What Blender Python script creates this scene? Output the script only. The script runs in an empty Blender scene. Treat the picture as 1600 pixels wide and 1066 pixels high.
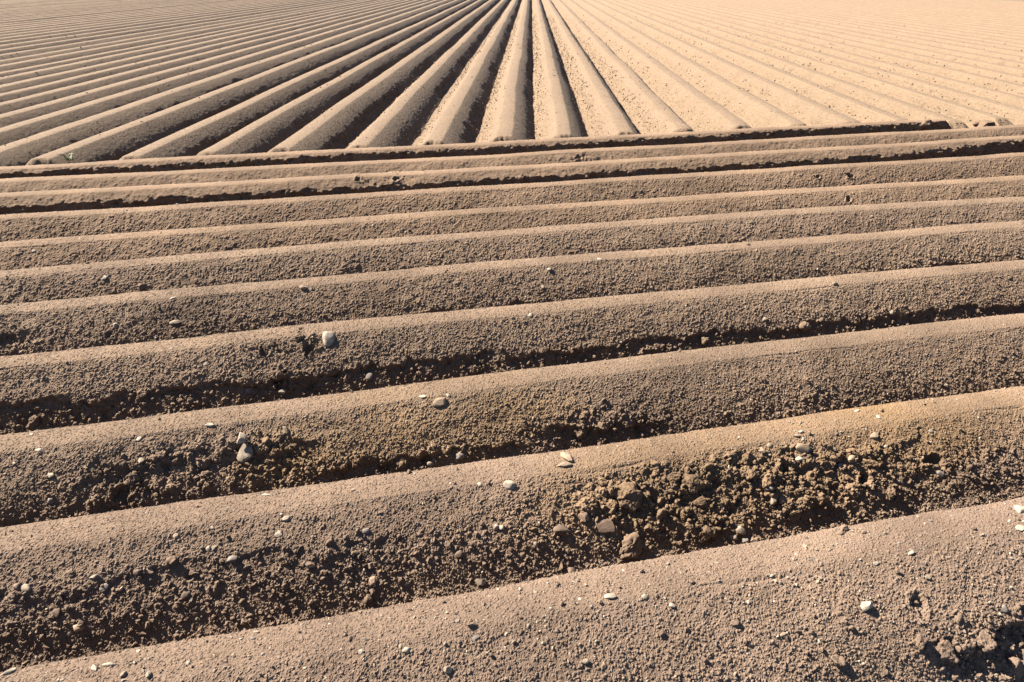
import bpy, bmesh, math, random
import numpy as np
R = math.radians

# ------------------------------------------------------------------ camera, sky, sun, exposure
SC = bpy.context.scene
F_PX, CX, CY = 1250.0, 800.0, 533.0            # focal length in pixels of the 1600 px wide photograph
PITCH = R(24.8)
CAM_Z = 1.97
cam_d = bpy.data.cameras.new("camera")
cam = bpy.data.objects.new("camera", cam_d)
SC.collection.objects.link(cam)
cam.location = (0, 0, CAM_Z)
cam.rotation_euler = (math.pi / 2 - PITCH, 0, 0)
cam_d.sensor_width = 36
cam_d.lens = F_PX * 36 / 1600
cam_d.clip_start, cam_d.clip_end = 0.05, 2000
SC.camera = cam

SUN_AZ, SUN_EL = R(-68), R(45.5)                 # azimuth from straight ahead (left is negative)
SUN_DIR = np.array([math.sin(SUN_AZ) * math.cos(SUN_EL), math.cos(SUN_AZ) * math.cos(SUN_EL), math.sin(SUN_EL)])
w = bpy.data.worlds.new("World"); SC.world = w; w.use_nodes = True
nt = w.node_tree
sky = nt.nodes.new('ShaderNodeTexSky'); sky.sky_type = 'NISHITA'; sky.sun_disc = False
sky.sun_elevation = SUN_EL; sky.sun_rotation = SUN_AZ
sky.air_density = 0.55; sky.dust_density = 0.3; sky.altitude = 300
bg = nt.nodes['Background']; bg.inputs['Strength'].default_value = 0.05
nt.links.new(sky.outputs[0], bg.inputs['Color'])
sd = bpy.data.lights.new("sun", 'SUN'); sd.energy = 5.0; sd.angle = R(0.5); sd.color = (1.0, 0.92, 0.80)
so = bpy.data.objects.new("sun", sd); SC.collection.objects.link(so)
so.rotation_euler = (math.pi / 2 - SUN_EL, 0, math.pi - SUN_AZ)
so.location = (-10, 8, 12)
vs = SC.view_settings
vs.view_transform = 'Standard'; vs.look = 'None'; vs.gamma = 1.0; vs.exposure = 3.2; vs.use_curve_mapping = False

random.seed(11)
RNG = np.random.default_rng(11)

# ------------------------------------------------------------------ noise in numpy
def _h(ix, iy, seed):
    h = (ix.astype(np.int64) * 374761393 + iy.astype(np.int64) * 668265263 + seed * 1442695041) & 0xFFFFFFFF
    h = ((h ^ (h >> 13)) * 1274126177) & 0xFFFFFFFF
    h = ((h ^ (h >> 16)) * 2246822519) & 0xFFFFFFFF
    return ((h ^ (h >> 15)) & 0xFFFFFF).astype(np.float64) / 0xFFFFFF

def vnoise(x, y, seed=0):                       # 0..1
    ix, iy = np.floor(x), np.floor(y)
    fx, fy = x - ix, y - iy
    fx = fx * fx * fx * (fx * (fx * 6 - 15) + 10); fy = fy * fy * fy * (fy * (fy * 6 - 15) + 10)
    a = _h(ix, iy, seed); b = _h(ix + 1, iy, seed); c = _h(ix, iy + 1, seed); d = _h(ix + 1, iy + 1, seed)
    return (a + (b - a) * fx) * (1 - fy) + (c + (d - c) * fx) * fy

def fbm(x, y, seed=0, octs=4, gain=0.5):        # about -1..1
    s = np.zeros(np.broadcast(x, y).shape); a = 1.0; t = 0.0; f = 1.0
    for k in range(octs):
        s += a * (vnoise(x * f + 17.3 * k, y * f - 9.1 * k, seed + k) * 2 - 1); t += a; a *= gain; f *= 2.03
    return s / t

def grains(x, y, cell, seed, rmin=0.25, rmax=0.75, dens=1.0, sharp=1.0):
    """crumbs lying side by side: height (metres) of the tallest round lump over each point"""
    wx = (vnoise(x / cell * 1.7, y / cell * 1.7, seed + 90) - .5) * .45
    wy = (vnoise(x / cell * 1.7 + 40, y / cell * 1.7, seed + 91) - .5) * .45
    gx, gy = x / cell + wx, y / cell + wy
    ix, iy = np.floor(gx), np.floor(gy)
    out = np.zeros(gx.shape)
    for dx in (-1, 0, 1):
        for dy in (-1, 0, 1):
            jx, jy = ix + dx, iy + dy
            px = jx + .15 + .7 * _h(jx, jy, seed); py = jy + .15 + .7 * _h(jx, jy, seed + 1)
            r = rmin + (rmax - rmin) * _h(jx, jy, seed + 2) ** 2.2
            ok = _h(jx, jy, seed + 3) < dens
            an = _h(jx, jy, seed + 4) * 3.1416; ca, sa = np.cos(an), np.sin(an)
            ex, ey = gx - px, gy - py
            u, v = ex * ca + ey * sa, (-ex * sa + ey * ca) * (1.0 + .6 * _h(jx, jy, seed + 5))
            q = np.where(ok, np.maximum(0, r * r - u * u - v * v), 0)
            out = np.maximum(out, np.sqrt(q))
    return out * cell

def sstep(a, b, x):
    t = np.clip((x - a) / (b - a), 0, 1)
    return t * t * (3 - 2 * t)

# ------------------------------------------------------------------ photograph pixel <-> place
CT, ST = math.cos(PITCH), math.sin(PITCH)
def ground_at(x, y, z):                         # where the sight line of photo pixel (x, y) meets height z
    a, b = (np.asarray(x, float) - CX) / F_PX, -(np.asarray(y, float) - CY) / F_PX
    dx, dy, dz = a, CT + b * ST, -ST + b * CT
    t = (z - CAM_Z) / dz
    return np.stack([dx * t, dy * t], -1)
def to_pixel(X, Y, Z):
    dz = Z - CAM_Z
    depth = Y * CT - dz * ST
    up = Y * ST + dz * CT
    return CX + F_PX * X / depth, CY - F_PX * up / depth, depth

# ------------------------------------------------------------------ scene helpers
COL = SC.collection
def tag(o, label=None, cat=None, group=None, kind=None):
    if label: o['label'] = label
    if cat: o['category'] = cat
    if group: o['group'] = group
    if kind: o['kind'] = kind
    return o

def grid_mesh(name, P, tint=None, flip=False, smooth=True):
    """P: (rows, cols, 3) -> one smooth quad grid"""
    nr, nc = P.shape[:2]
    me = bpy.data.meshes.new(name)
    me.vertices.add(nr * nc)
    me.vertices.foreach_set('co', P.reshape(-1).astype(np.float32))
    i = np.arange(nr * nc).reshape(nr, nc)
    q = np.stack([i[:-1, :-1], i[:-1, 1:], i[1:, 1:], i[1:, :-1]], -1).reshape(-1, 4)
    if flip: q = q[:, ::-1]
    n = len(q)
    me.loops.add(n * 4); me.polygons.add(n)
    me.loops.foreach_set('vertex_index', q.reshape(-1).astype(np.int32))
    me.polygons.foreach_set('loop_start', np.arange(0, n * 4, 4, dtype=np.int32))
    me.polygons.foreach_set('loop_total', np.full(n, 4, np.int32))
    me.polygons.foreach_set('use_smooth', np.full(n, smooth, bool))
    if tint is not None: set_tint(me, tint.reshape(-1, 3))
    me.update(calc_edges=True)
    return me

def tri_mesh(name, V, Fc, tint=None, smooth=True):
    me = bpy.data.meshes.new(name)
    me.vertices.add(len(V)); me.vertices.foreach_set('co', np.asarray(V, np.float32).reshape(-1))
    n = len(Fc)
    me.loops.add(n * 3); me.polygons.add(n)
    me.loops.foreach_set('vertex_index', np.asarray(Fc, np.int32).reshape(-1))
    me.polygons.foreach_set('loop_start', np.arange(0, n * 3, 3, dtype=np.int32))
    me.polygons.foreach_set('loop_total', np.full(n, 3, np.int32))
    me.polygons.foreach_set('use_smooth', np.full(n, smooth, bool))
    if tint is not None: set_tint(me, tint)
    me.update(calc_edges=True)
    return me

def set_tint(me, t):
    a = me.attributes.new('tint', 'FLOAT_COLOR', 'POINT')
    c = np.ones((len(t), 4), np.float32); c[:, :3] = t
    a.data.foreach_set('color', c.reshape(-1))

def link(name, me, mat):
    o = bpy.data.objects.new(name, me); COL.objects.link(o)
    if mat and not me.materials: me.materials.append(mat)
    return o

# ------------------------------------------------------------------ materials
def soil_material(name, base, speck=True, bump=0.6, scale=1.0, dist=.004, mott=1.0):
    m = bpy.data.materials.new(name); m.use_nodes = True
    t = m.node_tree; N = t.nodes; L = t.links
    b = N['Principled BSDF']; b.inputs['Roughness'].default_value = 1.0
    b.inputs['Specular IOR Level'].default_value = 0.08
    geo = N.new('ShaderNodeNewGeometry')
    at = N.new('ShaderNodeAttribute'); at.attribute_name = 'tint'
    def noise(sc, det=4.0, rough=.6):
        n = N.new('ShaderNodeTexNoise'); n.inputs['Scale'].default_value = sc
        n.inputs['Detail'].default_value = det; n.inputs['Roughness'].default_value = rough
        L.new(geo.outputs['Position'], n.inputs['Vector']); return n
    def ramp(src, p0, c0, p1, c1):
        r = N.new('ShaderNodeValToRGB'); e = r.color_ramp.elements
        e[0].position, e[0].color = p0, (*c0, 1); e[1].position, e[1].color = p1, (*c1, 1)
        L.new(src, r.inputs['Fac']); return r
    def mix(kind, fac, a, bb):
        x = N.new('ShaderNodeMix'); x.data_type = 'RGBA'; x.blend_type = kind
        if isinstance(fac, float): x.inputs['Factor'].default_value = fac
        else: L.new(fac, x.inputs['Factor'])
        L.new(a, x.inputs['A']); L.new(bb, x.inputs['B']); return x.outputs['Result']
    d = [c * (1 - .20 * mott) for c in base]; l = [min(1, c * (1 + .18 * mott)) for c in base]
    c1 = ramp(noise(2.3, 5).outputs['Fac'], .32, d, .68, l).outputs['Color']
    c2 = ramp(noise(160 * scale, 3, .7).outputs['Fac'], .3, (.72, .72, .72), .7, (1.25, 1.22, 1.18)).outputs['Color']
    col = mix('MULTIPLY', .9, c1, c2)
    col = mix('MULTIPLY', 1.0, col, at.outputs['Color'])
    if speck:                                    # grit: pale mineral flecks in the soil itself
        v = N.new('ShaderNodeTexVoronoi'); v.inputs['Scale'].default_value = 85
        L.new(geo.outputs['Position'], v.inputs['Vector'])
        sep = N.new('ShaderNodeSeparateColor'); L.new(v.outputs['Color'], sep.inputs[0])
        g1 = N.new('ShaderNodeMath'); g1.operation = 'GREATER_THAN'; g1.inputs[1].default_value = .97
        L.new(sep.outputs[0], g1.inputs[0])
        g2 = N.new('ShaderNodeMath'); g2.operation = 'LESS_THAN'; g2.inputs[1].default_value = .30
        L.new(v.outputs['Distance'], g2.inputs[0])
        g3 = N.new('ShaderNodeMath'); g3.operation = 'MULTIPLY'
        L.new(g1.outputs[0], g3.inputs[0]); L.new(g2.outputs[0], g3.inputs[1])
        g4 = N.new('ShaderNodeMath'); g4.operation = 'MULTIPLY'; g4.inputs[1].default_value = .75
        L.new(g3.outputs[0], g4.inputs[0])
        rgb = N.new('ShaderNodeRGB'); rgb.outputs[0].default_value = (.115, .092, .07, 1)
        col = mix('MIX', g4.outputs[0], col, rgb.outputs[0])
    L.new(col, b.inputs['Base Color'])
    bp = N.new('ShaderNodeBump'); bp.inputs['Strength'].default_value = bump; bp.inputs['Distance'].default_value = dist
    L.new(noise(240 * scale, 4, .75).outputs['Fac'], bp.inputs['Height'])
    L.new(bp.outputs[0], b.inputs['Normal'])
    return m

def stone_material(name, base, var=.25):
    m = bpy.data.materials.new(name); m.use_nodes = True
    t = m.node_tree; N = t.nodes; L = t.links
    b = N['Principled BSDF']; b.inputs['Roughness'].default_value = .85
    b.inputs['Specular IOR Level'].default_value = .2
    tc = N.new('ShaderNodeNewGeometry')
    n = N.new('ShaderNodeTexNoise'); n.inputs['Scale'].default_value = 60; n.inputs['Detail'].default_value = 5
    L.new(tc.outputs['Position'], n.inputs['Vector'])
    r = N.new('ShaderNodeValToRGB'); e = r.color_ramp.elements
    e[0].position, e[0].color = .3, (*[c * (1 - var) for c in base], 1)
    e[1].position, e[1].color = .7, (*[min(1, c * (1 + var)) for c in base], 1)
    L.new(n.outputs['Fac'], r.inputs['Fac'])
    oi = N.new('ShaderNodeObjectInfo')
    mr = N.new('ShaderNodeMapRange'); mr.inputs['To Min'].default_value = .85; mr.inputs['To Max'].default_value = 1.12
    L.new(oi.outputs['Random'], mr.inputs['Value'])
    x = N.new('ShaderNodeVectorMath'); x.operation = 'SCALE'
    L.new(r.outputs['Color'], x.inputs[0]); L.new(mr.outputs[0], x.inputs['Scale'])
    L.new(x.outputs[0], b.inputs['Base Color'])
    n2 = N.new('ShaderNodeTexNoise'); n2.inputs['Scale'].default_value = 220
    L.new(tc.outputs['Position'], n2.inputs['Vector'])
    bp = N.new('ShaderNodeBump'); bp.inputs['Strength'].default_value = .3; bp.inputs['Distance'].default_value = .002
    L.new(n2.outputs['Fac'], bp.inputs['Height']); L.new(bp.outputs[0], b.inputs['Normal'])
    return m

SOIL_BASE = (0.070, 0.0492, 0.0342)
M_SOIL = soil_material('soil', SOIL_BASE)
M_FAR = soil_material('soil_long_rows', SOIL_BASE, speck=False, bump=.85, scale=.16, dist=.012, mott=.3)
M_CLOD = soil_material('soil_clod', SOIL_BASE, speck=False, bump=.8, scale=1.4)
M_STONE = {
    'white': stone_material('stone_white', (0.124, 0.100, 0.074), .38),
    'pale': stone_material('stone_pale', (0.094, 0.073, 0.052), .38),
    'tan': stone_material('stone_tan', (0.0915, 0.0645, 0.042), .2),
    'grey': stone_material('stone_grey', (0.066, 0.054, 0.045), .25),
    'brown': stone_material('stone_brown', (0.051, 0.0338, 0.0225), .3),
}

# ------------------------------------------------------------------ the ground sheet under everything
def field_ground():
    xs = np.concatenate([-np.geomspace(400, 16, 24), np.linspace(-15, 15, 150), np.geomspace(16, 400, 24)])
    ys = np.concatenate([np.linspace(-12, 0, 20), np.linspace(.3, 16, 110), np.geomspace(16.5, 600, 50)])
    X, Y = np.meshgrid(xs, ys)
    Z = -0.055 + .010 * fbm(X * 1.7, Y * 1.7, 5, 4)
    tint = np.ones(X.shape + (3,))
    o = link('ground', grid_mesh('ground', np.stack([X, Y, Z], -1), tint), M_SOIL)
    tag(o, kind='structure')
field_ground()

# ------------------------------------------------------------------ ridge cross-section
def profile(top_half, h, a_top, a_foot, n_near, n_top, n_far, b_top=None, b_foot=None):
    """one side to the other. returns dq, z, v (0 on top .. 1 at the foot .. more below), normal"""
    def face(n, a_top, a_foot):
        u = np.linspace(0, 1.42, n)
        a = np.radians(a_top + (a_foot - a_top) * np.clip(u, 0, 1) ** 1.3)
        a = np.where(u > 1.0, np.radians(a_foot * .75), a)
        ds = np.diff(u)
        am = .5 * (a[1:] + a[:-1])
        q = np.concatenate([[0], np.cumsum(ds * np.cos(am))]); z = np.concatenate([[0], np.cumsum(ds * np.sin(am))])
        k = h / np.interp(1.0, u, z)
        return u, q * k, z * k
    un, qn, zn = face(n_near, a_top, a_foot); uf, qf, zf = face(n_far, b_top or a_top, b_foot or a_foot)
    xt = np.linspace(-1, 1, n_top + 2)[1:-1]
    dq = np.concatenate([(-top_half - qn)[::-1], xt * top_half, top_half + qf])
    z = np.concatenate([(h - zn)[::-1], h + .008 * (1 - xt ** 2), h - zf])
    v = np.concatenate([un[::-1], -.001 * np.ones(n_top), uf])
    side = np.concatenate([-np.ones(n_near), np.zeros(n_top), np.ones(n_far)])
    g = np.stack([np.gradient(dq), np.gradient(z)], -1)
    nrm = np.stack([-g[:, 1], g[:, 0]], -1); nrm /= np.linalg.norm(nrm, axis=1, keepdims=True)
    arc = np.concatenate([[0], np.cumsum(np.hypot(np.diff(dq), np.diff(z)))])
    return dq, z, v, side, nrm, arc

RIDGE_H = 0.22
# ------------------------------------------------------------------ the ridges across the foreground
A_X = R(77)
E1 = np.array([math.sin(A_X), math.cos(A_X)]); E2 = np.array([-math.cos(A_X), math.sin(A_X)])
XM = {1: (0, 400, 800, 1200, 1600), 2: (0, 400, 800, 1200, 1600), 3: (0, 400, 800, 1200, 1600), 4: (0, 400, 800, 1200, 1600),
      5: (0, 200, 400, 800, 1200, 1400, 1600), 6: (0, 200, 400, 800, 1200, 1400, 1600), 7: (0, 200, 400, 700, 900, 1200, 1400, 1600),
      8: (0, 200, 400, 700, 900, 1200, 1400, 1600), 9: (0, 200, 400, 700, 900, 1200, 1400, 1600), 10: (0, 200, 400, 700, 900, 1200, 1400, 1600),
      11: (0, 200, 700, 900, 1200, 1440)}
YM = {1: (1052, 986, 916, 845, 780), 2: (820, 767.5, 713, 653, 601.5), 3: (680, 628, 580, 530, 490), 4: (555, 517, 475, 440, 405),
      5: (475, 459, 438, 405.5, 375, 358, 345), 6: (421.5, 406, 389, 358, 326.5, 318, 306), 7: (379, 364, 349, 328, 315, 299, 286, 273),
      8: (336, 324, 311, 291.6, 281, 263, 251, 238), 9: (302, 291, 281, 262, 252.4, 237, 224, 210), 10: (279.4, 271, 260.5, 243, 234.7, 218, 205, 195),
      11: (258, 250, 225, 217, 201, 184)}
# where the face has broken away: photo x range, how far down the face, depth, raggedness, share of the length
ERODE = {1: [(1330, 1800, .72, .026, .14, .8)],
         2: [(900, 1400, .30, .012, .22, .55), (-100, 700, .42, .008, .15, .5)],
         3: [(150, 500, .42, .016, .20, .6), (820, 985, .70, .022, .14, .9), (450, 800, .78, .014, .12, .7)],
         4: [(-200, 760, .64, .021, .15, .9), (760, 1800, .72, .020, .13, .85)],
         5: [(-50, 60, .5, .02, .2, .7), (600, 900, .82, .015, .1, .5), (1400, 1700, .8, .014, .12, .6)],
         6: [(-100, 460, .70, .02, .12, .7), (500, 1100, .78, .016, .1, .6), (1200, 1700, .80, .014, .1, .6)],
         7: [(-100, 700, .80, .014, .1, .3), (700, 1000, .8, .014, .1, .5)],
         8: [(-100, 500, .82, .016, .1, .6), (500, 1300, .86, .018, .08, .7), (1300, 1700, .8, .016, .1, .6)],
         9: [],
         10: [(300, 420, .8, .015, .1, .6), (600, 800, .82, .012, .1, .4)],
         11: []}
# faces cut nearly upright by the tractor wheels: photo x -> how far down the face the cut begins
CUT = {9: ((-900, 0, 300, 800, 1200, 1430, 1560, 2600), (.36, .36, .34, .36, .38, .34, .08, .05)),
       11: ((-900, 0, 800, 1150, 1400, 2600), (.16, .16, .17, .15, .04, .04))}
# cloddy patches: photo x centre, how far down the face, half width in photo px, half height in v, strength
CLODS = {1: [(1560, .95, 230, .36, .9)],
         2: [(1130, .52, 300, .50, 1.0), (1420, .62, 190, .36, .38), (880, .62, 150, .34, .42), (520, .62, 300, .28, .30), (120, .62, 260, .32, .34)],
         3: [(310, .60, 170, .42, .75), (560, .85, 200, .25, .7), (900, .75, 120, .30, .6), (60, .9, 150, .25, .5), (1350, .85, 400, .2, .35)],
         4: [(400, .9, 700, .25, .7), (1250, .92, 500, .22, .8), (440, .12, 45, .14, .8)],
         5: [(30, .6, 80, .4, .4), (1500, .85, 300, .25, .35)], 6: [(230, .8, 250, .25, .5), (800, .85, 200, .2, .4), (1450, .85, 200, .2, .4)],
         7: [(450, .9, 300, .2, .3)], 8: [(200, .9, 300, .2, .3), (900, .9, 500, .18, .4)],
         9: [(595, .3, 40, .3, .5)], 10: [(900, .3, 50, .4, .5)], 11: []}
# holes in the face: photo x, v, radius (m), depth (m)
PITS = {1: [(1338, .42, .022, .018), (1490, .75, .05, .03)],
        2: [(1178, .35, .030, .035), (1280, .62, .028, .035), (1385, .55, .028, .03), (975, .45, .025, .02), (300, .52, .02, .012)],
        3: [(195, .72, .035, .03), (640, .85, .03, .02), (380, .3, .015, .012)],
        4: [(475, .22, .030, .035), (415, .25, .022, .025), (430, .72, .035, .03)],
        5: [(180, .62, .020, .015), (651, .88, .025, .028), (360, .9, .025, .02)],
        6: [(225, .75, .028, .03), (620, .9, .03, .02)],
        7: [(418, .88, .030, .028), (473, .80, .035, .03), (1305, .3, .03, .03)],
        8: [(1305, .35, .030, .035), (1258, .3, .022, .025), (865, .85, .02, .02)],
        9: [(553, .1, .03, .03), (610, .12, .03, .03)],
        10: [(896, .2, .035, .03), (200, .85, .05, .025)], 11: []}
YELLOW = {2: [(1180, .35, 420, .8, 1.0), (1450, .2, 250, .5, .8)], 3: [(640, .45, 230, .55, 1.0), (470, .7, 90, .3, .6)]}

RIDGE_LABEL = {
    1: 'nearest soil ridge, strewn with pale chips, its wide crest along the bottom edge',
    2: 'second soil ridge from the front, broken into yellowish clods right of centre',
    3: 'third soil ridge from the front, with an ochre patch and two flat tan slabs',
    4: 'fourth soil ridge from the front, holding the big pale stone, its foot crumbled away',
    5: 'fifth soil ridge from the front, dark and pebbly at its left end',
    6: 'sixth soil ridge from the front, smooth with a dark crumbly foot on the left',
    7: 'seventh soil ridge from the front, with two small dark hollows left of centre',
    8: 'eighth soil ridge from the front, just before the wide black wheel furrow',
    9: 'ninth soil ridge from the front, cut away black along the wheel furrow',
    10: 'tenth soil ridge from the front, narrow, between the two black furrows',
    11: 'farthest cross ridge, black cut face, stopping at the tractor gap on the right'}
GROUP_X = 'soil ridges running across the foreground'
SURF = {}                                        # ridge -> dict of arrays, for setting stones down

def cross_ridge(i, span=None, stub=False):
    G = ground_at(XM[i], YM[i], RIDGE_H)
    pm, qm = G @ E1, G @ E2
    cf = np.polyfit(pm, qm, 2 if i < 11 else 1)
    qcen = lambda p: np.polyval(cf, np.clip(p, pm.min() - .6, pm.max() + .6)) - .085 + np.polyval(np.polyder(cf), np.clip(p, pm.min() - .6, pm.max() + .6)) * (p - np.clip(p, pm.min() - .6, pm.max() + .6))
    order = np.argsort(np.array(XM[i])); px2p = lambda x: np.interp(x, np.array(XM[i])[order], pm[order]) + np.where(np.asarray(x) > XM[i][-1], 1, 0) * (np.asarray(x) - XM[i][-1]) * (pm.max() - pm.min()) / (XM[i][-1] - XM[i][0]) + np.where(np.asarray(x) < XM[i][0], 1, 0) * (np.asarray(x) - XM[i][0]) * (pm.max() - pm.min()) / (XM[i][-1] - XM[i][0])
    pxm = (pm.max() - pm.min()) / (XM[i][-1] - XM[i][0])      # metres per photo pixel along the ridge
    d = math.hypot(np.interp(.0, pm, qm) if i < 11 else qm.mean(), CAM_Z - .1)
    step = d / 800 * (.74 if i < 6 else .85)
    if span is None:
        lo, hi = pm.min() - .7, pm.max() + .7
        pf = np.arange(lo, hi, step)
        ext = []; s, x = step, 0.0
        while x < (4.0 if i < 6 else 9.0): s = min(s * 1.06, .12); x += s; ext.append(x)
        ext = np.array(ext)
        left = lo - ext[::-1]; right = hi + ext
        p = np.concatenate([left, pf, right]) if i != 11 else np.concatenate([left, np.arange(lo, px2p(1478), step)])
    else:
        p = np.arange(px2p(span[0]), px2p(span[1]), step)
    face_len = .325
    dq, z, v, side, nrm, arc = profile(.072, RIDGE_H * (1.06 if i == 1 else 1), {1: 23, 2: 29, 3: 32}.get(i, 34), 47 if i == 1 else 54, int(face_len * 1.42 / (step * .95)), max(6, int(.17 / step)), {1: 130, 2: 90, 3: 70, 4: 50}.get(i, 26), 46, 54)
    Pp, A = np.meshgrid(p, arc)
    V = np.broadcast_to(v[:, None], Pp.shape); near = (side <= 0)[:, None]
    sd_ = 100 * i + (50 if stub else 0)
    # --- relief
    face = sstep(-.0005, .10, V)
    D = .0065 * fbm(Pp * 1.1, A * 1.6, sd_ + 1, 3) + .007 * fbm(Pp * 5, A * 7, sd_ + 2, 4) * (.35 + .65 * face)
    D += .0035 * fbm(Pp * 26, A * 26, sd_ + 3, 3) * (.4 + .6 * face)
    low = sstep(.25, .95, V)
    patch = fbm(Pp * 2.3, A * 3.1, sd_ + 6, 3)
    clod = np.zeros(Pp.shape)
    for (x, vc, rx, rv, s) in CLODS[i]:
        e = ((Pp - px2p(x)) / (rx * pxm)) ** 2 + ((V - vc) / rv) ** 2
        clod = np.maximum(clod, s * np.clip(1.25 - e + .55 * patch, 0, 1))
    clod *= face
    ero = np.zeros(Pp.shape)
    for (x0, x1, v0, dep, rag, share) in ERODE[i]:
        a, b = px2p(x0), px2p(x1)
        ln = v0 + rag * (1.3 * fbm(Pp * 6.5, A * 2.0, sd_ + 11, 4) + .5 * fbm(Pp * 30, A * 30, sd_ + 12, 2))
        gate = sstep(a - .05, a + .12, Pp) * (1 - sstep(b - .12, b + .05, Pp))
        if share < 1: gate = gate * sstep(.5 - share, .5 - share + .15, .5 + .9 * fbm(Pp * 3.1, A * 0 + v0 * 9, sd_ + 13, 3))
        ero = np.maximum(ero, gate * dep * sstep(0, .055, V - ln) * (1 - .35 * sstep(.0, .5, V - ln)))
    rough = np.clip(clod + ero * 22, 0, 1.2)
    minc = max(.0088, step * 2.5); sm = 1.0 if i < 5 else {5: .85, 6: .7, 7: .55, 8: .5}.get(i, .4)
    fine = grains(Pp, A, minc, sd_ + 20, .20, .66, .9) * (.54 + .34 * face + .22 * low) + grains(Pp + 1.7, A, minc * .62, sd_ + 25, .2, .6, .9) * (.62 + .2 * face)
    mid = grains(Pp + 3.1, A, minc * 2.0, sd_ + 30, .12, .55, .62) * (.14 + .30 * face * sstep(-.35, .45, patch + low * .7) + .62 * rough)
    big = grains(Pp + 7.7, A, max(.034, minc * 2.6), sd_ + 40, .12, .60, .70) * np.clip(rough * 1.1 + .10 * face * sstep(.1, .6, patch), 0, 1) * .62
    huge = grains(Pp + 9.7, A, .074, sd_ + 50, .10, .55, .55) * clod ** 1.5 * .55
    hollow = np.maximum(0, fbm(Pp * 17, A * 17, sd_ + 60, 3) - .12) * .030 * rough
    D += fine * (.98 * sm) + mid * np.maximum(sm, np.clip(rough, 0, .8)) * .9 + big * max(sm, .6) + huge - hollow - ero
    for (x, vc, r, dep) in PITS[i]:
        e = np.hypot(Pp - px2p(x), (V - vc) * face_len) / r * (1 + .9 * fbm(Pp * 26, A * 26, sd_ + 70, 4))
        D -= .8 * dep * (1 - sstep(.35, 1.05, e)) - .25 * dep * np.exp(-((e - 1.25) / .25) ** 2)
    # broken cracks along the edge where the roller turned the crest into the face
    cr = .5 * sstep(.25, .5, fbm(Pp * 1.9, A * 0 + 3, sd_ + 71, 4)) * (side < 0)[:, None]
    D -= .0055 * cr * np.exp(-((V - .035 - .05 * fbm(Pp * 6, A * 0, sd_ + 72, 3)) / .016) ** 2)
    # --- height along the ridge, end slopes
    env = 1 + .02 * fbm(p * .8, p * 0, sd_ + 80, 2)
    if i == 11:
        if not stub: env = env * (1 - sstep(px2p(1462), px2p(1490), p + .12 * fbm(p * 3, p * 0, 3, 3)))
        else: env = env * .80 * sstep(p[0], p[0] + .30, p + .1 * fbm(p * 7, p * 0, 8, 2)) * (1 - sstep(p[-1] - .25, p[-1], p + .1 * fbm(p * 6, p * 0, 9, 2)))
        D = D * (1 + 1.2 * (1 - np.clip(env, 0, 1)))
    DQ = dq[:, None] + nrm[:, 0:1] * D
    if i in CUT:
        v0 = np.interp(p, px2p(np.array(CUT[i][0], float)), CUT[i][1])[None, :] + .09 * fbm(Pp * 5, A * 3, sd_ + 14, 3) + .09 * fbm(Pp * 24, A * 24, sd_ + 15, 2)
        nr = np.where(side < 0)[0]; vv = v[nr][::-1]; qq = dq[nr][::-1]
        back = np.interp(np.clip(v0, 0, 1.2), vv, qq)
        cutm = (V > v0) & (side < 0)[:, None]
        DQ = np.where(cutm, DQ + (back - dq[:, None]) * 1.08 + .030 * fbm(Pp * 16, A * 16, sd_ + 16, 3), DQ)
    Z = z[:, None] * env - (1 - np.clip(env, 0, 1)) * .04 + nrm[:, 1:2] * D
    qc = qcen(p) + .006 * fbm(p * .9, p * 0 + 5, sd_ + 81, 3)
    Q = DQ + qc
    X = Pp * E1[0] + Q * E2[0]; Y = Pp * E1[1] + Q * E2[1]
    P3 = np.stack([X, Y, Z], -1)
    # --- soil tint: ochre clay patches, the nearest ridge slightly more mauve
    tint = np.ones(Pp.shape + (3,))
    pn = fbm(Pp * 1.4, A * 2.2, sd_ + 90, 4)[..., None]
    tint *= 1 + pn * np.array([.10, .10, .09])
    for (x, vc, rx, rv, s) in YELLOW.get(i, []):
        e = ((Pp - px2p(x)) / (rx * pxm)) ** 2 + ((V - vc) / rv) ** 2
        k = (s * np.clip(1.2 - e + .5 * patch, 0, 1))[..., None]
        tint = tint * (1 - k) + tint * k * np.array([1.07, 1.02, .87])
    if i == 1: tint *= np.array([.985, .99, 1.04])
    elif i == 2: tint *= np.array([1.0, 1.0, 1.03])
    elif i >= 7: tint *= np.array([1.03, 1.0, .96])
    name = 'soil_ridge'
    o = link(name, grid_mesh(name, P3, tint, smooth=i > 8), M_SOIL)
    tag(o, RIDGE_LABEL[i] if not stub else 'short stub of cross ridge left standing beyond the tractor gap, far right', 'soil ridge', GROUP_X)
    if True:
        up = (nrm[:, 0:1] * E2[0], nrm[:, 0:1] * E2[1], nrm[:, 1:2])
        rows = np.where(side <= 0)[0]
        px, py, dep = to_pixel(X[rows], Y[rows], Z[rows])
        ok = (px > -60) & (px < 1660) & (py < 1120)
        nn = np.broadcast_to(np.stack([nrm[rows, 0] * E2[0], nrm[rows, 0] * E2[1], nrm[rows, 1]], -1)[:, None, :], P3[rows].shape)
        SURF[i if not stub else 111] = dict(px=px[ok], py=py[ok], dep=dep[ok], co=P3[rows][ok], n=nn[ok], v=V[rows][ok],
                       rough=rough[rows][ok], tint=tint[rows][ok], d=d)
    return qcen, px2p, o
RID = {i: cross_ridge(i) for i in range(1, 12)}
cross_ridge(11, (1512, 1594), True)

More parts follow.
